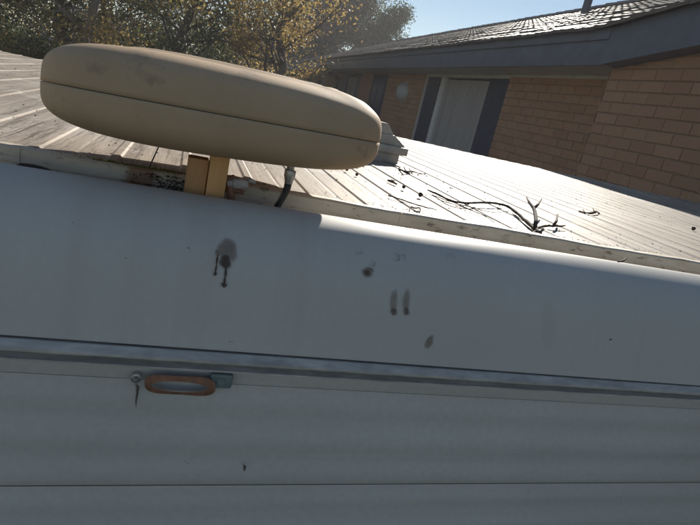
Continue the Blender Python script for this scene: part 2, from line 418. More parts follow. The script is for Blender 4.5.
for u, v, r in ((188.5, 248, .8), (73.5, 222.5, .6), (610, 339.5, .9)):
    blob('speck', M_st2, u, v, r, r*1.1, seed=int(u), lift=.0015)
blob('drip_stain', M_st3, 548, 325, 9, 26, .02, seed=77, core=.07)

# entry-step style handle, screws and plate on the wall just under the rail
YH = YW - .0065
def wl(u, v, y=YH): return onY(u, v, y)
hd = MB(); n = 44; ring = []
for k in range(n):
    a = 2 * math.pi * k / n; ring.append(a)
def sup(c, e): return math.copysign(abs(c) ** e, c)
# band: outer contour boxy, inner contour lens shaped
for layer, yy in ((0, -.0045), (1, .0005)):
    for k, a in enumerate(ring):
        u = 180 + 35.5 * sup(math.cos(a), .55); v = 385.4 + (u - 180) * .055 + 11.2 * sup(math.sin(a), .75) * (1 - .18 * (1 - abs(math.cos(a))))
        p = wl(u, v, YH + yy); hd.v.append(tuple(p)); hd.c.append(0)
    for k, a in enumerate(ring):
        u = 179.5 + 28 * math.cos(a); v = 387 + (u - 180) * .055 + 5.2 * sup(math.sin(a), .9)
        p = wl(u, v, YH + yy - (.0012 if layer == 0 else 0)); hd.v.append(tuple(p)); hd.c.append(0)
for k in range(n):
    q = (k + 1) % n
    hd.f += [(k, q, n + q, n + k), (2*n + q, 2*n + k, 3*n + k, 3*n + q), (q, k, 2*n + k, 2*n + q), (n + k, n + q, 3*n + q, 3*n + k)]
hd.build('handle', M_rust, van, smooth='auto', label='rusty copper-coloured oval handle loop')
pl = MB(); a, b = wl(211, 373), wl(231, 388.5); pl.box((a.x, YH - .0022, b.z), (b.x, YH + .004, a.z)); po = pl.build('handle_plate', M_plate, van, bevel=.0026, seg=4)
def disc(c, r, t, n=20):
    m = MB(); m.tube([(c[0], c[1] + .003, c[2]), (c[0], c[1] - t*.7, c[2]), (c[0], c[1] - t, c[2])], [r, r, r*.8], n); return m
c = wl(221, 380.5); disc((c.x, YH - .001, c.z), .0048, .0030).build('screw', M_plate, van, smooth='auto')
c = wl(136, 378); disc((c.x, YH, c.z), .0052, .0016).build('washer', M_steel, van, smooth='auto'); disc((c.x, YH - .0012, c.z), .0029, .0028, 12).build('screw', M_steel, van, smooth='auto')
m = MB()
def wallfilm(us, wds, mat, name):
    m = MB()
    for i, ((u, v), wd) in enumerate(zip(us, wds)):
        for s in (-1, 0, 1): p = wl(u + s*wd, v, YH - .0012); m.v.append(tuple(p)); m.c.append(0 if s or i in (0, len(us)-1) else 1)
        if i:
            q = 3*(i-1); m.f += [(q, q+1, q+4, q+3), (q+1, q+2, q+5, q+4)]
    m.build(name, mat, van)
wallfilm([(137, 382), (138, 387), (137.4, 393), (136, 402), (135.5, 410)], [3.5, 3, 2, 1.5, .8], M_st2, 'rust_run')
wallfilm([(243.5, 464), (245, 466), (244.5, 469), (243.5, 472)], [1.5, 2.4, 2, 1.5], M_st2, 'speck')
wallfilm([(184, 460), (187, 463), (190, 465)], [.8, 1, .8], M_st3, 'scratch')

# dirt lying along the trim and channel, moss
m = MB()
def crumb(m, x, y, z, s):
    M = Matrix.Translation((x, y, z)) @ Matrix.Rotation(random.uniform(0, 6.28), 4, 'Z') @ Matrix.Rotation(random.uniform(-.5, .5), 4, 'X')
    l = s * random.uniform(.6, 2.6)
    m.add([M @ Vector(p) for p in ((-l/2,-s/2,0),(l/2,-s*.3,0),(l*.4,s/2,0),(-l*.3,s*.4,0),(0,0,s*.6))], [(0,1,4),(1,2,4),(2,3,4),(3,0,4),(3,2,1,0)], random.random())
for i in range(1500):
    x = random.uniform(-1.1, 2.6); dens = .5 + .5 * math.sin(x * 21) * math.sin(x * 7.3 + 1)
    if random.random() > .25 + dens * .75: continue
    y = .695 + abs(random.gauss(0, .010)); crumb(m, x, y, 2.5 + .0008, random.uniform(.0007, .0022))
for i in range(500):
    x = random.uniform(-1.1, 2.0); crumb(m, x, .6735 - random.random() * .012, 2.4725, random.uniform(.0008, .003))
for i in range(1100):                      # loose crumbs over the open roof
    y = .70 + random.random() ** 1.6 * 2.1; x = random.uniform(-.9, .9) * (y * 1.1 + .3) + .2
    crumb(m, x, y, 2.5012, random.uniform(.0008, .0022) * (.6 + y * .5))
for i in range(130):
    x = random.gauss(.62, .16); y = random.gauss(1.17, .10); crumb(m, x, y, 2.5015, random.uniform(.0012, .004))
for i in range(380):
    x = random.gauss(-.005, .018); crumb(m, x, .6715 - random.random()*.004, 2.476 + random.random() * .024, random.uniform(.0008, .0026))
tag(m.build('leaf_crumbs', M_debris), 'dark leaf crumbs and grit scattered over the roof and along its trim', 'debris', kind='stuff')
m = MB()
for i in range(700):
    x = random.gauss(-.03, .035); crumb(m, x, .6765 + abs(random.gauss(0, .005)), 2.5028 + random.random()*.001, random.uniform(.0008, .0022))
tag(m.build('moss', M_moss), 'yellow green moss on the roof trim left of the antenna posts', 'moss', kind='stuff')

# a lump of dead leaves in the channel on the left
m = MB(); pts = [onY(u, v, .640) for u, v in ((14, 167.5), (22, 166), (34, 167), (46, 170), (56, 173))]
m.tube(pts, [.0016, .0034, .0030, .0026, .0010], 7); tag(m.build('curled_bark', M_twig, smooth=True), 'dark curled strip of bark lying in the roof channel at the left', 'bark')

# ------------------------------------------------------------------ roof vent behind the antenna
vb = onZ(386, 168, 2.5); vent = empty('roof_vent', (.500, 1.40, 2.5), rz=.18, label='small grey roof vent with stepped flange standing behind the antenna', cat='roof vent')
def vbox(name, x0, x1, y0, y1, z0, z1, bev=.002, mat=M_vent): return MB().box((x0, y0, z0), (x1, y1, z1)).build(name, mat, vent, bevel=bev)
vbox('base', -.075, .030, -.055, .07, 0, .026)
vbox('flange', -.085, .047, -.065, .085, .0262, .046)
vbox('cap', -.085, .006, -.050, .06, .0462, .072)
m = MB(); m.add([(-.08, -.045, .0725), (.004, -.045, .0725), (.004, .055, .0725), (-.08, .055, .0725), (-.08, -.045, .098), (-.02, -.045, .098), (-.02, .055, .098), (-.08, .055, .098)], [(0,3,2,1),(4,5,6,7),(0,1,5,4),(1,2,6,5),(2,3,7,6),(3,0,4,7)])
m.add([(.0065, -.048, .071), (.0065, .058, .071), (.044, .070, .0468), (.044, -.052, .0468), (.0065, -.048, .0465), (.0065, .058, .0465)], [(0,3,2,1),(0,4,3),(1,2,5),(4,5,2,3),(0,1,5,4)])
m.build('lid', M_vent, vent)

# ------------------------------------------------------------------ antenna mount
mount = empty('antenna_mount', (.03, .66, 2.472), label='pair of ochre timber posts with a bolt holding the antenna above the roof edge', cat='mount')
def pbox(name, uvL, uvR, yf, yb, z1, mat):
    a = onY(*uvL, yf).x - .03; b = onY(*uvR, yf).x - .03
    return MB().box((a, yf - .66, 0.0005), (b, yb - .66, z1 - 2.472)).build(name, mat, mount, bevel=.0012)
pbox('post', (185.5, 178), (206.5, 180), .644, .668, 2.5305, M_postd)
pbox('post', (207.8, 178), (226.8, 180), .638, .668, 2.556, M_post)
def rel(v, o=(.03, .66, 2.472)): return Vector(v) - Vector(o)
b0 = rel(onY(227, 183, .650)); b1 = rel(onY(248, 184.5, .650))
MB().tube([b0, b0.lerp(b1, .25), b0.lerp(b1, .3), b0.lerp(b1, .85), b1], [.0042, .0050, .0066, .0062, .0045], 12).build('bolt', M_grey, mount, smooth='auto')
q0 = rel(onY(247, 179, .650)); q1 = rel(onY(249, 190, .652)); 
MB().tube([b1 + Vector((0, 0, .0045)), b1 + Vector((.004, 0, .0052)), b1 + Vector((.0085, 0, .0035))], [.0022, .0026, .0016], 8).build('sealant_lump', M_grey, mount, smooth=True)
MB().tube([rel(onY(227, 187, .655)), rel(onY(235, 190, .655)), rel(onY(244, 193, .655))], [.0042, .0040, .0022], 10).build('rusty_bolt', M_rust, mount, smooth='auto')
MB().tube([rel(onY(229, 181, .652)), rel(onY(231, 192, .652)), rel(onY(231, 204, .652))], [.0048, .0046, .0046], 10).build('bracket', M_rust, mount, smooth='auto')
MB().tube([rel(onY(227, 179, .651)), rel(onY(233, 177.5, .651)), rel(onY(237, 180, .651))], [.0032, .0036, .0030], 8).build('nut', M_rust, mount, smooth='auto')

# ------------------------------------------------------------------ antenna
ANT = (.0432, .7023, 2.5820); AA = .176; ATX, ATY = -.0624, .0138
ant = empty('antenna', ANT, AA, label='large cream plastic pod antenna with a seam round its middle, on timber posts', cat='antenna'); ant.rotation_euler = (ATX, -ATY, AA)
ea, eb, ee, eht, ehb, ept, epb, egg = .1977, .1323, .7536, .0520, .048, .54, .557, -.0224
def spt(th, ph, top, sc=1.0):
    k = ept if top else epb; h = eht if top else ehb
    s = abs(math.cos(ph)) ** k
    x = ea * sup(math.cos(th), ee) * s; y = eb * sup(math.sin(th), ee) * s * (1 + egg * math.cos(th))
    z = h * math.sin(ph) ** k if ph > 1e-6 else 0
    if top:
        X_, Y_ = x / ea - .08, y / eb - .12
        q2 = math.hypot(X_, Y_); t = max(0, min(1, (.74 - q2) / .10)); z += .0030 * t * t * (3 - 2*t)
        for t0, wd_, am in ((-.30, .16, .0038), (-.78, .18, .0036)):
            dt = (th + math.pi) % (2 * math.pi) - math.pi - t0
            e0 = max(0, min(1, (.97 - s) / .14)) * max(0, min(1, (s - .50) / .2)); z += am * math.exp(-(dt / wd_) ** 2) * e0 * e0 * (3 - 2*e0)
    return Vector((x * sc, y * sc, z if top else -z))
for top in (True, False):
    m = MB(); nt_, np_ = 160, 44
    rows = [(0.0, .975), (0.0, 1.0)] + [((math.pi/2) * (j / np_) ** 1.25, 1.0) for j in range(1, np_)]
    for i, (ph, sc) in enumerate(rows):
        for k in range(nt_):
            p = spt(2*math.pi*k/nt_, max(ph, 1e-7), top, sc); p.z += (.00045 if top else -.00045); m.v.append(tuple(p)); m.c.append(0)
    for i in range(len(rows) - 1):
        for k in range(nt_):
            a = i*nt_ + k; b = i*nt_ + (k+1) % nt_
            m.f.append((a, b, b + nt_, a + nt_) if top else (b, a, a + nt_, b + nt_))
    p = spt(0, math.pi/2, top); m.v.append((0, 0, p.z)); m.c.append(0); L = len(m.v) - 1; base = (len(rows)-1)*nt_
    for k in range(nt_): m.f.append((base + k, base + (k+1) % nt_, L) if top else (base + (k+1) % nt_, base + k, L))
    m.build('upper_shell' if top else 'lower_shell', M_plastic, ant, smooth=True, label='domed upper cover with scalloped raised crown' if top else None)
m = MB(); vs = [spt(2*math.pi*k/64, 1e-7, True, .990) for k in range(64)]
m.add([v + Vector((0,0,.001)) for v in vs] + [v - Vector((0,0,.001)) for v in vs], [(k, (k+1)%64, 64+(k+1)%64, 64+k) for k in range(64)]); m.build('seam_gasket', M_black, ant)
# feed cable with connector
Mi = (Matrix.Translation(ANT) @ ant.rotation_euler.to_matrix().to_4x4()).inverted()
def al(v): return Mi @ Vector(v)
yc = .655
P = lambda u, v, y=yc: al(onY(u, v, y))
MB().tube([P(291, 160), P(290.6, 170)], [.0048, .0048], 6).build('connector_nut', M_steel, ant, bevel=.0003)
MB().tube([P(290.6, 170.1), P(290.4, 171), P(289.6, 176), P(288.8, 181), P(288.4, 183.5)], [.0068, .0072, .0070, .0052, .0050], 20).build('connector', M_steel, ant, smooth='auto')
MB().tube([P(288.6, 182), P(287.2, 188), P(284, 195), P(280, 202), P(276, 210), P(272, 218)], [.0046, .0046, .0044, .0040, .0036, .0036], 12).build('cable', M_black, ant, smooth=True)
MB().tube([P(283.5, 192, .651), P(279, 199, .651), P(274.5, 205.5, .650)], [.0011, .0012, .0010], 6).build('loose_wire', M_steel, ant, smooth=True)
MB().tube([P(285.5, 189, .650), P(281, 196, .650), P(277, 203, .649), P(273, 209, .649)], [.0008, .0009, .0009, .0007], 6).build('loose_wire', M_black, ant, smooth=True)

# ------------------------------------------------------------------ twigs on the roof
def twig(name, runs, label, cat='twig', group=None):
    """runs: lists of (u, v, lift, radius) on the roof plane"""
    m = MB(); allp = []
    for rn in runs:
        ctrl = [(onZ(u, v, 2.501 + lift), r) for u, v, lift, r in rn]; pts = []; rad = []
        for i in range(len(ctrl) - 1):
            p0 = ctrl[max(i-1, 0)][0]; p1 = ctrl[i][0]; p2 = ctrl[i+1][0]; p3 = ctrl[min(i+2, len(ctrl)-1)][0]
            for k in range(5):
                t = k / 5; p = .5 * ((2*p1) + (p2-p0)*t + (2*p0-5*p1+4*p2-p3)*t*t + (3*p1-p0-3*p2+p3)*t**3)
                pts.append(p + Vector((0, 0, random.uniform(-.0004, .0004)))); rad.append(.8 * (ctrl[i][1] * (1-t) + ctrl[i+1][1] * t) * random.uniform(.88, 1.15))
        pts.append(ctrl[-1][0]); rad.append(ctrl[-1][1]); 
        m.tube(pts, rad, 7); allp += pts
    c = sum(allp, Vector()) / len(allp); c.z = 2.5; m.v = [tuple(Vector(v) - c) for v in m.v]
    o = m.build(name, M_twig, smooth=True); o.location = c
    return tag(o, label, cat, group)
def base_up(u0, v0, seq):
    """upright pieces: give each point by photo position in the upright plane through the base point"""
    return [(onZ(u, v, 2.503 + (v0 - v) * .0009), r) for u, v, r in seq]
tw = twig('fallen_branch', [
    [(428, 190, .003, .0018), (437, 194, .003, .0024), (452, 201, .005, .0024), (468, 203, .006, .0024), (483, 202.5, .007, .0026), (497, 203.5, .007, .0029), (508, 206.5, .006, .0032), (517, 213, .005, .0034), (525, 220, .004, .0038), (534, 228, .003, .0044), (540, 233, .003, .0036)],
    [(535, 229, .003, .0032), (545, 226, .003, .0027), (553, 226, .004, .0022), (562, 226, .005, .0018), (565, 225.5, .006, .0011)],
    [(536, 231, .002, .0022), (532, 233, .002, .0018), (530, 236, .001, .0012)],
    [(470, 203.5, .005, .0012), (466, 205, .003, .0010), (462, 206, .001, .0006)],
    [(498, 203.5, .006, .0014), (500, 206, .005, .0008)]],
    'forked dead branch lying across the bright part of the roof', 'branch')
for seq in ([(535, 229, .0032), (536, 220, .0030), (535, 212, .0030), (533.5, 208, .0028), (529, 202, .0022), (526.5, 197, .0013)], [(534, 208.5, .0026), (538, 204.5, .0022), (541.5, 199, .0014)], [(553, 226, .0022), (556.5, 221, .0022), (557.5, 214.5, .0015)]):
    up = MB(); pr = base_up(536, 231, seq); up.tube([p for p, r in pr], [r * 1.1 for p, r in pr], 7)
    c = tw.location; up.v = [tuple(Vector(v) - c) for v in up.v]; up.build('side_fork', M_twig, tw, smooth=True)
G = 'small twigs scattered on the roof'
twig('fallen_twig', [[(388, 195.5, .002, .0014), (400, 199, .002, .0013), (413, 203.5, .002, .0013), (425, 207, .003, .0012), (437, 210, .002, .0008)], [(390, 196, .002, .001), (391, 193.5, .004, .0006)]], 'thin straight twig lying left of the forked branch, near the trim', group=G)
twig('fallen_twig', [[(409, 213, .001, .0012), (410.5, 207, .004, .0014), (414, 208, .005, .0014), (419.5, 208, .004, .0013), (420, 211, .002, .0011), (414, 211.5, .003, .0009)]], 'little crooked hook-shaped twig next to the roof trim', group=G)
twig('fallen_twig', [[(388, 180.5, .002, .0024), (392, 181.5, .003, .0030), (396.5, 184, .002, .0018)], [(391, 180, .003, .0015), (395, 181, .002, .0010)]], 'short stubby piece of bark halfway between the roof vent and the trim', group=G)
twig('fallen_twig', [[(399, 168.5, .002, .0024), (405, 171.5, .006, .0030), (412, 171.5, .004, .0022), (418, 173, .003, .0014), (425, 174.5, .002, .0010)], [(404, 167, .008, .0016), (406, 171, .004, .002), (410, 174, .002, .0014)], [(409, 168.5, .006, .0014), (412, 173, .003, .0014)]], 'tangled clump of twigs just in front of the roof vent', group=G)
twig('fallen_twig', [[(579, 211, .003, .0018), (584, 212.5, .004, .0024), (590, 213, .003, .0026), (596, 211.5, .004, .0028), (599, 213.5, .003, .0024)], [(583, 209.5, .006, .0014), (585, 213, .003, .0014)], [(588, 215, .002, .0014), (594, 215.5, .002, .0016), (598, 215, .002, .0014)], [(594, 211, .006, .0018), (593, 208.5, .009, .0012)]], 'small gnarled twig on its own in the sun to the right of the forked branch', group=G)
twig('fallen_twig', [[(618, 261.5, .0095, .0012), (623, 260.8, .0095, .0016), (626, 258.5, .0105, .0012)]], 'tiny twig caught on the roof trim at the right', group=G)
twig('grass_stalks', [[(432, 195, .001, .0010), (452, 202, .001, .0010), (474, 208, .001, .0009), (496, 212.5, .001, .0007), (512, 210, .002, .0006)], [(440, 200, .001, .0008), (462, 207, .001, .0008), (480, 214, .001, .0007), (494, 222, .001, .0006)], [(446, 199, .001, .0009), (470, 209.5, .001, .0008), (488, 217, .001, .0006), (500, 223, .001, .0005)]], 'thin dry stalks lying along the near side of the forked branch', 'stalks')
for u, v, s, lab in ((418, 196.5, .0042, 'round dark gum nut beside the thin straight twig'), (404.5, 189.5, .0034, 'smaller dark gum nut nearer the roof vent'), (347, 171.5, .003, 'dark gum nut just under the right end of the antenna, left one'), (355.5, 175.5, .003, 'dark gum nut just under the right end of the antenna, right one'), (691, 230, .0055, 'dark round seed pod near the right edge of the photo')):
    m = MB(); m.tube([(0,0,0), (0,0,s*.35), (0,0,s*1.0), (0,0,s*1.5), (0, 0, s*1.9)], [s*.5, s*.95, s*1.0, s*.7, s*.25], 10)
    o = m.build('gum_nut', M_twig, smooth=True); o.location = onZ(u, v, 2.501); o.rotation_euler = (random.uniform(.8, 1.5), 0, random.uniform(0, 6)); o.location.z += s * .8
    tag(o, lab, 'gum nut', 'gum nuts on the roof')

# ------------------------------------------------------------------ brick house
HX, HS = 3.82, .04
hrot = math.atan2(1, HS); house = empty('brick_house', (HX, 0, 0), hrot, label='long low orange brick house with dark gutter and grey tiled roof', cat='house')
# local frame: x along the wall (away), y out of the wall towards the caravan, z up
def slab(name, a, b, mat, parent=house, bevel=0, label=None): return MB().box(a, b).build(name, mat, parent, bevel=bevel, label=label)
SOF, FT = 3.455, 3.765
WX = 4.50                                        # corner of the projecting wing
openings = [(6.98, 10.28, 0.3, SOF), (12.75, 14.25, .3, SOF - .03), (15.35, 18.3, .3, SOF - .02), (20.7, 23.4, 1.6, SOF - .1)]
wz = lambda x: SOF + .12 * max(0, WX - x)       # wing wall rises with its verge
def wallseg(x0, x1, z0, z1, y=0): return MB().box((x0, y - .22, z0), (x1, y - .012, z1))
segs = []; xs = WX
for (a, b, z0, z1) in openings:
    segs.append((xs, a)); xs = b
segs.append((xs, 26.9))
m = MB()
for a, b in segs: m.box((a, -.22, -.1), (b, -.012, SOF))
for a, b, z0, z1 in openings:
    if z0 > .1: m.box((a, -.22, -.1), (b, -.012, z0))
    if z1 < SOF - .001: m.box((a, -.22, z1), (b, -.012, SOF))
m.build('wall', M_mortar, house)
m = MB(); x0 = -1.0
m.add([(x0, .338, -.1), (WX, .338, -.1), (WX, .338, wz(WX)), (x0, .338, wz(x0)), (x0, 0, -.1), (WX, 0, -.1), (WX, 0, wz(WX)), (x0, 0, wz(x0))], [(0,3,2,1),(4,5,6,7),(1,2,6,5),(0,4,7,3),(3,7,6,2),(0,1,5,4)])
m.build('wing_wall', M_mortar, house)
# bricks
BL, BH, BD = .2755, .088, .02; PL, PH_ = .280, .0985
cands = []
def lay(xa, xb, z0, ztop, y, wing=False):
    row = 0; z = z0
    while z < 4.4:
        off = (row % 2) * PL / 2; x = math.floor((xa - off) / PL) * PL + off
        while x < xb:
            a, b = max(x, xa + .002), min(x + BL, xb - .002)
            if b - a > .05:
                zt_ = z + BH; lim = (min(wz(a), wz(b)) if wing else ztop)
                if zt_ > lim: zt_ = lim - .002
                if zt_ - z > .02: cands.append((a, b, z, zt_, y))
            x += PL
        z += PH_; row += 1
        if not wing and z > ztop: break
for a, b in segs: lay(a, b, .0, SOF - .004, 0)
for a, b, z0, z1 in openings:
    if z0 > 1: lay(a, b, 0, z0 - .03, 0)
lay(-1.0, WX, .0, 0, .35, True)
def dist(c):
    x = (c[0]+c[1])/2; z = (c[2]+c[3])/2; wx = HX + HS*x - c[4]; return math.sqrt(wx*wx + x*x + (z-H)**2)
def vis(c):
    x = (c[0]+c[1])/2; z = (c[2]+c[3])/2; return z > 2.25 and (3.1 < x < 13)
parts = sorted([c for c in cands if vis(c)], key=dist)[:295]; ps = set(map(id, parts))
cache = {}
for c in parts:
    a, b, z0, z1, y = c; key = (round(b-a, 2), round(z1-z0, 3), random.randrange(3)); out = random.uniform(-.0035, .0005)
    if key not in cache:
        l, h = b-a, z1-z0; j = lambda: random.uniform(-.0025, .0025); m = MB()
        bv = .004
        v = [(0,-.02,0),(l,-.02,0),(l,-.02,h),(0,-.02,h),(0,-bv,0),(l,-bv,0),(l,-bv,h),(0,-bv,h)] + [(bv+j(),0,bv+j()),(l-bv+j(),0,bv+j()),(l-bv+j(),0,h-bv+j()),(bv+j(),0,h-bv+j())]
        m.add(v, [(0,4,5,1),(1,5,6,2),(2,6,7,3),(3,7,4,0),(4,8,9,5),(5,9,10,6),(6,10,11,7),(7,11,8,4),(8,11,10,9)])
        cache[key] = m.build('brick', M_brick, house); o = cache[key]
    else: o = cache[key].copy(); COL.objects.link(o); o.parent = house
    o.location = (a, y + .004 + out, z0)
m = MB()
for c in cands:
    if id(c) in ps: continue
    a, b, z0, z1, y = c; out = random.uniform(.0005, .0045)
    m.add([(a, y-.02, z0), (b, y-.02, z0), (b, y-.02, z1), (a, y-.02, z1), (a, y+out, z0), (b, y+out, z0), (b, y+out, z1), (a, y+out, z1)], [(4,7,6,5),(0,4,5,1),(1,5,6,2),(2,6,7,3),(3,7,4,0)], random.random())
# wing return face
row = 0; z = 0.0
while z < SOF - .09:
    y = .0 + (row % 2) * .14
    while y < .33:
        a, b = y, min(y + .26, .345); m.add([(WX+.006, a, z), (WX+.006, b, z), (WX+.006, b, z+BH), (WX+.006, a, z+BH)], [(0,1,2,3)], random.random()); y += .28
    z += PH_; row += 1
m.build('brickwork', M_brick, house, kind='stuff')
# eaves: soffit, fascia with gutter, gable verge over the wing
slab('soffit', (WX + .002, -.21, SOF + .001), (31.2, .47, SOF + .03), M_soffit)
slab('soffit_mould', (WX + .06, -.005, SOF - .035), (6.96, .012, SOF + .0005), M_soffit)
slab('fascia', (WX - .05, .472, SOF - .012), (31.4, .50, FT + .002), M_fasciab, bevel=.004)
slab('gutter', (WX - .05, .5015, FT - .10), (31.45, .525, FT + .005), M_fasciab, bevel=.006)
m = MB(); x0, x1 = -1.2, WX - .052
rise = lambda x: .12 * (WX - x)
def verge(y0, y1, zb, zt_): m.add([(x0, y0, zb+rise(x0)), (x1, y0, zb+rise(x1)), (x1, y1, zb+rise(x1)), (x0, y1, zb+rise(x0)), (x0, y0, zt_+rise(x0)), (x1, y0, zt_+rise(x1)), (x1, y1, zt_+rise(x1)), (x0, y1, zt_+rise(x0))], [(0,3,2,1),(4,5,6,7),(0,1,5,4),(1,2,6,5),(2,3,7,6),(3,0,4,7)])
verge(.356, .512, SOF - .012, FT - .004); m.build('verge_board', M_fasciab, house)
m = MB().tube([(18.2, .56, SOF+.12), (18.2, .50, SOF - .05), (18.2, .10, SOF - .2), (18.2, .08, SOF - .5), (18.2, .08, 0)], .055, 10); m.build('downpipe', M_dark, house, smooth='auto')
# sliding glass door with dark side panels
d = slab('glazed_door', (7.64, -.14, .3), (9.36, -.10, SOF - .06), M_glass)
slab('frame', (6.98, -.12, SOF - .05), (10.28, -.02, SOF - .002), M_soffit, d)
m = MB(); n = 60
for i in range(n + 1):
    x = 7.66 + 1.68 * i / n; y = -.085 + .012 * math.sin(i * 1.7) + .004 * math.sin(i * .6)
    for z in (.32, SOF - .08): m.v.append((x, y, z)); m.c.append(0)
m.f = [(2*i, 2*i+1, 2*i+3, 2*i+2) for i in range(n)]; m.build('curtain', M_curtain, d, smooth=True)
slab('frame', (9.38, -.12, .3), (9.50, -.035, SOF - .052), M_white, d, bevel=.005)
slab('frame', (9.53, -.12, .3), (9.58, -.055, SOF - .052), M_white, d)
slab('shutter', (9.60, -.11, .3), (10.22, -.05, SOF - .052), M_dark, label='dark panel left of the glazed door')
slab('shutter', (7.0, -.10, .3), (7.62, -.03, SOF - .052), M_dark, label='dark panel right of the glazed door')
slab('frame', (10.23, -.12, .3), (10.277, -.02, SOF - .052), M_soffit, d)
# blue door
d = slab('door', (12.80, -.10, .3), (14.20, -.04, SOF - .06), M_blue, bevel=.004); 
for z0, z1 in ((2.2, 3.2), (1.0, 2.0)):
    for xa, xb in ((12.95, 13.42), (13.58, 14.05)): slab('door_panel', (xa, -.042, z0), (xb, -.03, z1), M_blue, d, bevel=.003)
MB().tube([(13.98, -.03, 1.4), (13.98, .03, 1.4), (13.98, .03, 1.55)], .012, 6).build('handle', M_steel, d)
# entry window with heavy dark frame
wv = slab('window', (16.0, -.12, .3), (17.2, -.09, SOF - .05), M_glass)
slab('frame', (15.37, -.13, .3), (15.99, -.03, SOF - .03), M_dark, wv); slab('frame', (17.21, -.13, .3), (18.28, -.03, SOF - .03), M_dark, wv)
m = MB(); n = 30
for i in range(n + 1):
    x = 16.02 + 1.1 * i / n
    for z in (1.2, SOF - .12): m.v.append((x, -.075 + .012*math.sin(i*1.5), z)); m.c.append(0)
m.f = [(2*i, 2*i+1, 2*i+3, 2*i+2) for i in range(n)]; m.build('curtain', M_curtain, wv, smooth=True)
wv = slab('window', (20.8, -.12, 1.62), (22.5, -.09, SOF - .12), M_glass)
slab('frame', (22.52, -.13, 1.62), (23.38, -.03, SOF - .11), M_dark, wv); slab('sill', (20.7, -.1, 1.57), (23.4, .05, 1.615), M_soffit, wv)
m = MB(); n = 24
for i in range(n + 1):
    x = 20.9 + 1.0 * i / n
    for z in (1.7, SOF - .15): m.v.append((x, -.075 + .012*math.sin(i*1.5), z)); m.c.append(0)
m.f = [(2*i, 2*i+1, 2*i+3, 2*i+2) for i in range(n)]; m.build('curtain', M_curtain, wv, smooth=True)
# oval bulkhead lamp, small vent brick
m = MB(); rows = 8; n = 24
for j in range(rows + 1):
    a = math.pi/2 * j / rows
    for k in range(n):
        t = 2*math.pi*k/n; m.v.append((.27*math.cos(t)*math.cos(a), .13*math.sin(a), .20*math.sin(t)*math.cos(a))); m.c.append(0)
for j in range(rows):
    for k in range(n): a = j*n+k; b = j*n+(k+1)%n; m.f.append((a, b, b+n, a+n))
lo = m.build('wall_lamp', M_lamp, house, smooth=True, label='pale oval bulkhead lamp on the brickwork'); lo.location = (11.35, .02, 3.07)
MB().tube([(0, -.014, 0), (0, .0, 0)], .25, 24).build('back_plate', M_white, lo).scale = (1.12, 1, .86)
slab('vent_brick', (19.75, .004, 2.93), (20.15, .02, 3.05), M_dark)
# roof
TP = .4315; RY = .55; RIDGE = -4.55
def rz_(x, y): return FT + .012 + (RY - y) * TP + rise(min(x, WX)) if x < WX else FT + .012 + (RY - y) * TP
m = MB(); cols = [-1.3, 0, 1.5, 3, WX, 8, 14, 20, 26, 31.4]
for x in cols:
    for y, side in ((RY - .02, 0), (RIDGE, 0), (RIDGE * 2 - RY, 1)):
        z = rz_(x, y) if side == 0 else rz_(x, RY); m.v.append((x, y, z - .035)); m.c.append(0)
for i in range(len(cols) - 1):
    for k in range(2): a = 3*i + k; m.f.append((a, a+3, a+4, a+1))
m.f.append(tuple(3*(len(cols)-1) + k for k in range(3)))
roof = m.build('roof', M_tile, house)
slab('gable_wall', (31.1, -8.6, -.1), (31.2, -.2, SOF), M_mortar); slab('back_wall', (-1.2, -8.9, -.1), (31.1, -8.7, SOF), M_mortar)
TW, TL = .345, .37
def tile_mesh(x, y, tz, v0):
    """one lapped tile: front edge at (x, y); slopes up to y - TL"""
    vs = []; n = 6
    prof = [(0, .005), (.16, .0), (.36, .0), (.5, .004), (.64, .0), (.84, .0), (1.0, .005)]
    for (s, dz) in prof:
        for (dy, lift) in ((0, .0), (0, .030), (TL + .03, .006)):
            yy = y - dy; vs.append((x + s * (TW - .006), yy, tz(x + s*TW, yy) + lift - .02 + (dz if lift else 0)))
    fs = []
    for i in range(n):
        a = 3*i; fs += [(a, a+3, a+4, a+1), (a+1, a+4, a+5, a+2)]
    fs += [(0, 1, 2), (3*n, 3*n+2, 3*n+1)]
    return vs, fs
tl = []
ncol = int(32.6 / TW); nrow = int((RY + .02 - RIDGE) / TL) + 1
for r in range(nrow):
    for c_ in range(ncol):
        x = -1.25 + c_ * TW; y = RY + .03 - r * TL
        if y - TL < RIDGE - .1: continue
        tl.append((x, y, math.hypot(x + .2, 3.8 - y) + (r * .25)))
vt = sorted([t for t in tl if t[0] > 3.0], key=lambda t: t[2])[:295]; vset = set((t[0], t[1]) for t in vt)
tmesh = {}
m = MB()
for x, y, _ in tl:
    jl = random.uniform(-.006, .008)
    if (x, y) in vset and x >= WX + .01:
        if 'a' not in tmesh:
            t = MB(); vs, fs = tile_mesh(0, 0, lambda px, py: -py * TP, 0); t.add(vs, fs); o = t.build('tile', M_tile, roof); tmesh['a'] = o
        else: o = tmesh['a'].copy(); COL.objects.link(o); o.parent = roof
        o.location = (x, y + random.uniform(-.012, .012), rz_(x + .01, y) + jl); o.rotation_euler = (0, random.uniform(-.012, .012), random.uniform(-.012, .012))
    elif (x, y) in vset:
        t = MB(); vs, fs = tile_mesh(x, y, lambda px, py: rz_(px, py), 0); t.add([(a, b, c + jl) for a, b, c in vs], fs, random.random()); t.build('tile', M_tile, roof)
    else:
        vs, fs = tile_mesh(x, y, lambda px, py: rz_(px, py), 0); m.add([(a, b, c + jl) for a, b, c in vs], fs, random.random())
m.build('tiling', M_tile, roof, kind='stuff')
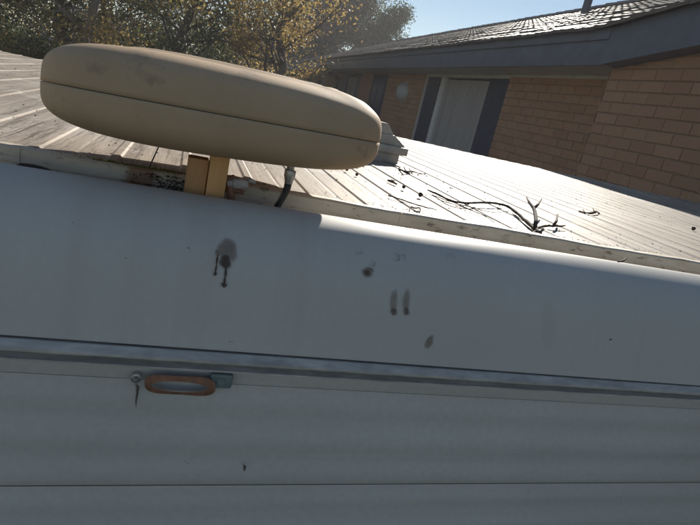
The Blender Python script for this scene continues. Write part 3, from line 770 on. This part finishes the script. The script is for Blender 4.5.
# ridge caps
m = MB()
for c_ in range(int(32.6 / .4)):
    x = -1.25 + c_ * .4; z = rz_(x + .2, RIDGE) + .02 + random.uniform(-.006, .006)
    m.add([(x, RIDGE + .14, z - .045), (x, RIDGE + .07, z + .035), (x, RIDGE - .07, z + .035), (x, RIDGE - .14, z - .045), (x+.39, RIDGE + .15, z - .035), (x+.39, RIDGE + .075, z + .048), (x+.39, RIDGE - .075, z + .048), (x+.39, RIDGE - .15, z - .035)],
          [(0,1,5,4),(1,2,6,5),(2,3,7,6),(0,3,2,1),(4,5,6,7)], random.random())
m.build('ridge_tiles', M_tile, roof, kind='stuff')
# flue on the roof
fl = MB(); fx, fy = 11.0, -3.4; fz = rz_(fx, fy)
fl.tube([(fx, fy, fz - .1), (fx, fy, fz + .62)], .085, 14); fo = fl.build('flue', M_dark, roof, smooth='auto', label='dark flue pipe standing on the roof')
MB().tube([(fx, fy, fz + .60), (fx, fy, fz + .64), (fx, fy, fz + .74)], [.13, .14, .03], 14).build('flue_cowl', M_dark, roof, smooth='auto')
# breeze-block screen at the far end
m = MB(); sx0, sx1, sz1 = 27.0, 30.9, SOF - .06
cell = .42; nx_ = int((sx1 - sx0) / cell); nz_ = 7
for i in range(nx_ + 1): x = sx0 + i * cell; m.box((x - .035, -.08, .3), (x + .035, .0, sz1))
for j in range(nz_ + 1): z = sz1 - .04 - j * cell; m.box((sx0 - .03, -.078, z - .035), (sx0 + nx_ * cell + .03, -.002, z + .035))
m.build('block_screen', M_dark, house)

# ------------------------------------------------------------------ haze volume, added to mimic lens flare veil
hz = NT('haze'); hz.t.nodes.remove(hz.b); pv = hz.n('ShaderNodeVolumePrincipled')
pv.inputs['Color'].default_value = (.95, .96, 1.0, 1); pv.inputs['Density'].default_value = .0021; pv.inputs['Anisotropy'].default_value = .3
hz.l(pv.outputs[0], hz.out.inputs['Volume'])
tag(MB().box((-160, -160, -1.4), (160, 160, 15.5)).build('haze', hz.m), 'thin bright haze added to mimic a lens flare veil', 'haze', kind='stuff')

# ------------------------------------------------------------------ far things between the trees
nb = empty('neighbour_house', (9.5, 50, 0), -.2, label='distant house with a pale lilac roof between the trees and the brick house', cat='house')
MB().box((-5, -3, -.2), (5, 3, 4.4)).build('wall', M_far, nb)
MB().add([(-5.4,-3.4,4.3),(5.4,-3.4,4.3),(5.4,3.4,4.3),(-5.4,3.4,4.3),(-4,0,6.5),(4.6,0,6.5)], [(0,1,5,4),(1,2,5),(2,3,4,5),(3,0,4),(3,2,1,0)]).build('roof', M_farroof, nb)
fe = empty('paling_fence', (-6.2, 27, 0), -.05, label='grey paling fence with pale top rail beyond the caravan roof', cat='fence')
m = MB()
for i in range(90):
    x = i * .11; m.box((x, 0, -.1), (x + .095, .02, 2.30 + random.uniform(-.02, .02)))
m.build('palings', M_fence, fe, kind='stuff')
MB().box((-.1, -.05, 2.30), (10, .06, 2.37)).build('top_rail', M_white, fe)
for x in (0, 3.3, 6.6, 9.8): MB().box((x-.06, -.1, -.1), (x+.06, -.02, 2.42)).build('fence_post', M_fence, fe)

# ------------------------------------------------------------------ trees
def bend(p0, p1, n=6, amp=.1):
    p0, p1 = Vector(p0), Vector(p1); L = (p1-p0).length; out = [p0]; off = Vector()
    for i in range(1, n):
        off += Vector((random.gauss(0, 1), random.gauss(0, 1), random.gauss(0, .4))) * amp * L / n
        out.append(p0.lerp(p1, i/n) + off * math.sin(math.pi * i / n))
    out.append(p1); return out
def tree(name, loc, h, cw, ch, leaves, size, mat, bark, label, lean=(0, 0), trunk=.16, twigs=26, clumps=90, cat='tree', spread=.35, fork=.35, group=None, low=.0):
    root = empty(name, (loc[0], loc[1], -.1), label=label, cat=cat, group=group)
    tb = MB(); top = Vector((lean[0], lean[1], h * .80)); tp = bend((0, 0, 0), top, 8, .22)
    tb.tube(tp, [trunk * (1.15 - .95 * i / 8) for i in range(9)], 9)
    ends = []
    cz = h - ch / 2
    for k in range(twigs):
        t = random.uniform(fork, .98); i = min(7, int(t * 8)); p = tp[i].lerp(tp[i+1], t*8 - i)
        a = random.uniform(0, 6.283); rr = cw/2 * random.uniform(.45, 1.0); zz = max(low, p.z + random.uniform(-.1, .55) * ch * .7); zz = min(zz, h)
        k2 = math.sqrt(max(.08, 1 - ((zz - cz) / (ch/2 * 1.05)) ** 2))
        e = Vector((lean[0] * zz/h + math.cos(a) * rr * k2, lean[1] * zz/h + math.sin(a) * rr * k2, zz))
        b = bend(p, e, 5, .3); r0 = trunk * .42 * (1.1 - t); tb.tube(b, [r0 * (1 - .16*j) for j in range(6)], 6)
        ends.append(e)
        for q in range(4):
            s = random.uniform(.3, .95); j = min(4, int(s*5)); pp = b[j].lerp(b[j+1], s*5-j)
            ee_ = pp + Vector((random.gauss(0,1), random.gauss(0,1), random.gauss(.4,.8))) * cw * .10; tb.tube(bend(pp, ee_, 3, .3), [r0*.4, r0*.3, r0*.2, r0*.1], 4, cap=False); ends.append(ee_)
    tb.build('trunk', bark, root, smooth=True)
    if leaves:
        leaves = int(leaves * 1.35)
        cl = [ends[i % len(ends)] + Vector((random.gauss(0,1), random.gauss(0,1), random.gauss(0,.8))) * cw * .05 for i in range(clumps)]
        cl = np.array([tuple(c) for c in cl]); wts = rng.gamma(1.4, 1, len(cl)); wts /= wts.sum()
        idx = rng.choice(len(cl), leaves, p=wts); sig = (spread * rng.uniform(.5, 1.3, len(cl)))[idx]
        P0 = cl[idx] + rng.normal(0, 1, (leaves, 3)) * sig[:, None] * np.array([1, 1, .7])
        P0[:, 2] = np.maximum(P0[:, 2], low)
        cval = rng.uniform(0, 1, len(cl))[idx] * .7 + rng.uniform(0, 1, leaves) * .3
        d1 = rng.normal(0, 1, (leaves, 3)); d1 /= np.linalg.norm(d1, axis=1)[:, None]
        d2 = np.cross(d1, rng.normal(0, 1, (leaves, 3))); d2 /= np.linalg.norm(d2, axis=1)[:, None] + 1e-9
        sz = size * .78 * rng.uniform(.5, 1.5, leaves)[:, None]
        V = np.stack([P0 - d1*sz, P0 + d2*sz*.45, P0 + d1*sz, P0 - d2*sz*.45], 1).reshape(-1, 3)
        me = bpy.data.meshes.new('crown'); me.vertices.add(len(V)); me.vertices.foreach_set('co', V.ravel().astype(np.float32))
        me.loops.add(leaves*4); me.loops.foreach_set('vertex_index', np.arange(leaves*4, dtype=np.int32))
        me.polygons.add(leaves); me.polygons.foreach_set('loop_start', np.arange(0, leaves*4, 4, dtype=np.int32)); me.polygons.foreach_set('loop_total', np.full(leaves, 4, dtype=np.int32))
        at = me.attributes.new('val', 'FLOAT', 'POINT'); at.data.foreach_set('value', np.repeat(cval, 4).astype(np.float32))
        me.update(calc_edges=True); me.materials.append(mat)
        o = bpy.data.objects.new('crown', me); COL.objects.link(o); o.parent = root
    return root
L_dark = mat_leaf('dark_green_leaves', [(0, (.04, .055, .028)), (.5, (.07, .10, .045)), (.85, (.16, .18, .08)), (1, (.30, .28, .14))])
L_gold = mat_leaf('autumn_gold_leaves', [(0, (.13, .085, .04)), (.4, (.28, .20, .09)), (.75, (.48, .36, .17)), (1, (.30, .28, .13))])
L_brown = mat_leaf('brown_green_leaves', [(0, (.07, .065, .035)), (.4, (.17, .14, .07)), (.75, (.42, .31, .14)), (1, (.15, .19, .075))])
L_belt = mat_leaf('shaded_dark_leaves', [(0, (.02, .028, .016)), (.6, (.04, .05, .028)), (1, (.10, .09, .045))])
L_gum = mat_leaf('gum_leaves', [(0, (.03, .05, .028)), (.5, (.05, .078, .04)), (1, (.10, .12, .06))])
L_dull = mat_leaf('dull_mauve_foliage', [(0, (.10, .075, .07)), (.5, (.15, .12, .105)), (1, (.12, .125, .085))])
def at(az, d): a = math.radians(az); return (d * math.sin(a), d * math.cos(a))
TG = 'garden trees beyond the caravan roof'
tree('evergreen_tree', at(-19, 13), 8.5, 6.0, 7.5, 20000, .055, L_dark, M_bark, 'dark evergreen tree at the left edge with a slanting pale trunk in front', trunk=.2, clumps=150, spread=.42, low=1.2, group=TG)
tree('leaning_tree', at(-13.8, 12), 6.5, 4.5, 3.4, 7000, .05, L_brown, M_gumbark, 'tree with a pale leaning trunk at the far left', lean=(1.3, .4), trunk=.13, clumps=60, spread=.35, group=TG)
tree('autumn_tree', at(-10.0, 17), 8.0, 4.6, 7.0, 10000, .06, L_brown, M_bark, 'brown and yellow autumn tree above the left end of the antenna', trunk=.17, clumps=120, spread=.38, low=1.6, group=TG)
tree('autumn_tree', at(-5.8, 20), 8.2, 4.6, 6.4, 7500, .06, L_gold, M_bark, 'thin golden tree with bare upright stems above the antenna', trunk=.13, clumps=110, spread=.33, fork=.2, low=1.6, group=TG)
tree('evergreen_tree', at(-.8, 18), 8.4, 4.2, 6.8, 15000, .06, L_dark, M_bark, 'dark green tree above the middle of the antenna', trunk=.2, clumps=120, spread=.36, low=1.4, group=TG)
tree('autumn_tree', at(3.0, 22), 8.6, 5.0, 7.0, 9000, .065, L_brown, M_bark, 'shadowy brown tree between the dark evergreen and the golden tree', trunk=.2, clumps=120, spread=.4, low=1.4, group=TG)
tree('autumn_tree', at(7.2, 16.5), 7.6, 4.0, 6.4, 9000, .055, L_gold, M_bark, 'golden leaved tree with dark branches left of the brick house', trunk=.16, clumps=100, spread=.30, fork=.2, low=1.2, group=TG, twigs=36)
tree('gum_tree', at(10.6, 36), 13.5, 6.0, 9.5, 26000, .11, L_dull, M_gumbark, 'large mauve brown tree with bare pale limbs rising behind the house', trunk=.3, clumps=150, spread=.65, low=3, group=TG, twigs=36)
tree('gum_tree', at(13.9, 40), 12.5, 3.6, 8.0, 20000, .11, L_gum, M_gumbark, 'green gum tree right of the mauve tree', trunk=.3, clumps=90, spread=.6, low=3, group=TG)
tree('gum_tree', at(17.0, 42), 10.3, 3.0, 4.6, 16000, .11, L_gum, M_gumbark, 'smallest green gum tree standing against the sky beside the tiled roof', trunk=.25, clumps=60, spread=.40, low=3, group=TG)
tree('bare_tree', at(31.3, 30), 9.6, 3.4, 4.0, 0, .05, L_gum, M_bark, 'leafless twiggy tree showing above the roof ridge', trunk=.1, twigs=30, fork=.5)
tree('evergreen_tree', at(-1.5, 32), 4.3, 15, 3.9, 18000, .10, L_belt, M_bark, 'broad dark tree belt behind the golden trees', trunk=.3, clumps=200, spread=.8, low=.3)
tree('evergreen_tree', at(-15, 30), 3.5, 12, 3.2, 14000, .10, L_belt, M_bark, 'broad dark tree far behind the leaning trunk', trunk=.3, clumps=160, spread=.75, low=.2)
tree('evergreen_tree', at(8.0, 34), 5.2, 8, 4.6, 14000, .10, L_belt, M_bark, 'broad dark tree behind the golden tree beside the house', trunk=.3, clumps=140, spread=.7, low=.2)
for az, d, s, mt, lab in ((-16.5, 16, 1.0, L_brown, 'low brown shrub at the foot of the leaning tree'), (-12, 21, 1.1, L_dark, 'dark round shrub behind the left end of the roof'), (-8, 24, 1.1, L_brown, 'scruffy shrub before the paling fence'), (2.5, 20, 1.2, L_dull, 'mauve tinted shrub below the dark evergreen')):
    tree('shrub', at(az, d), 2.4 * s, 3.2 * s, 2.2 * s, 7000, .06, mt, M_bark, lab, trunk=.05, twigs=20, clumps=60, spread=.28, cat='shrub', fork=.05)
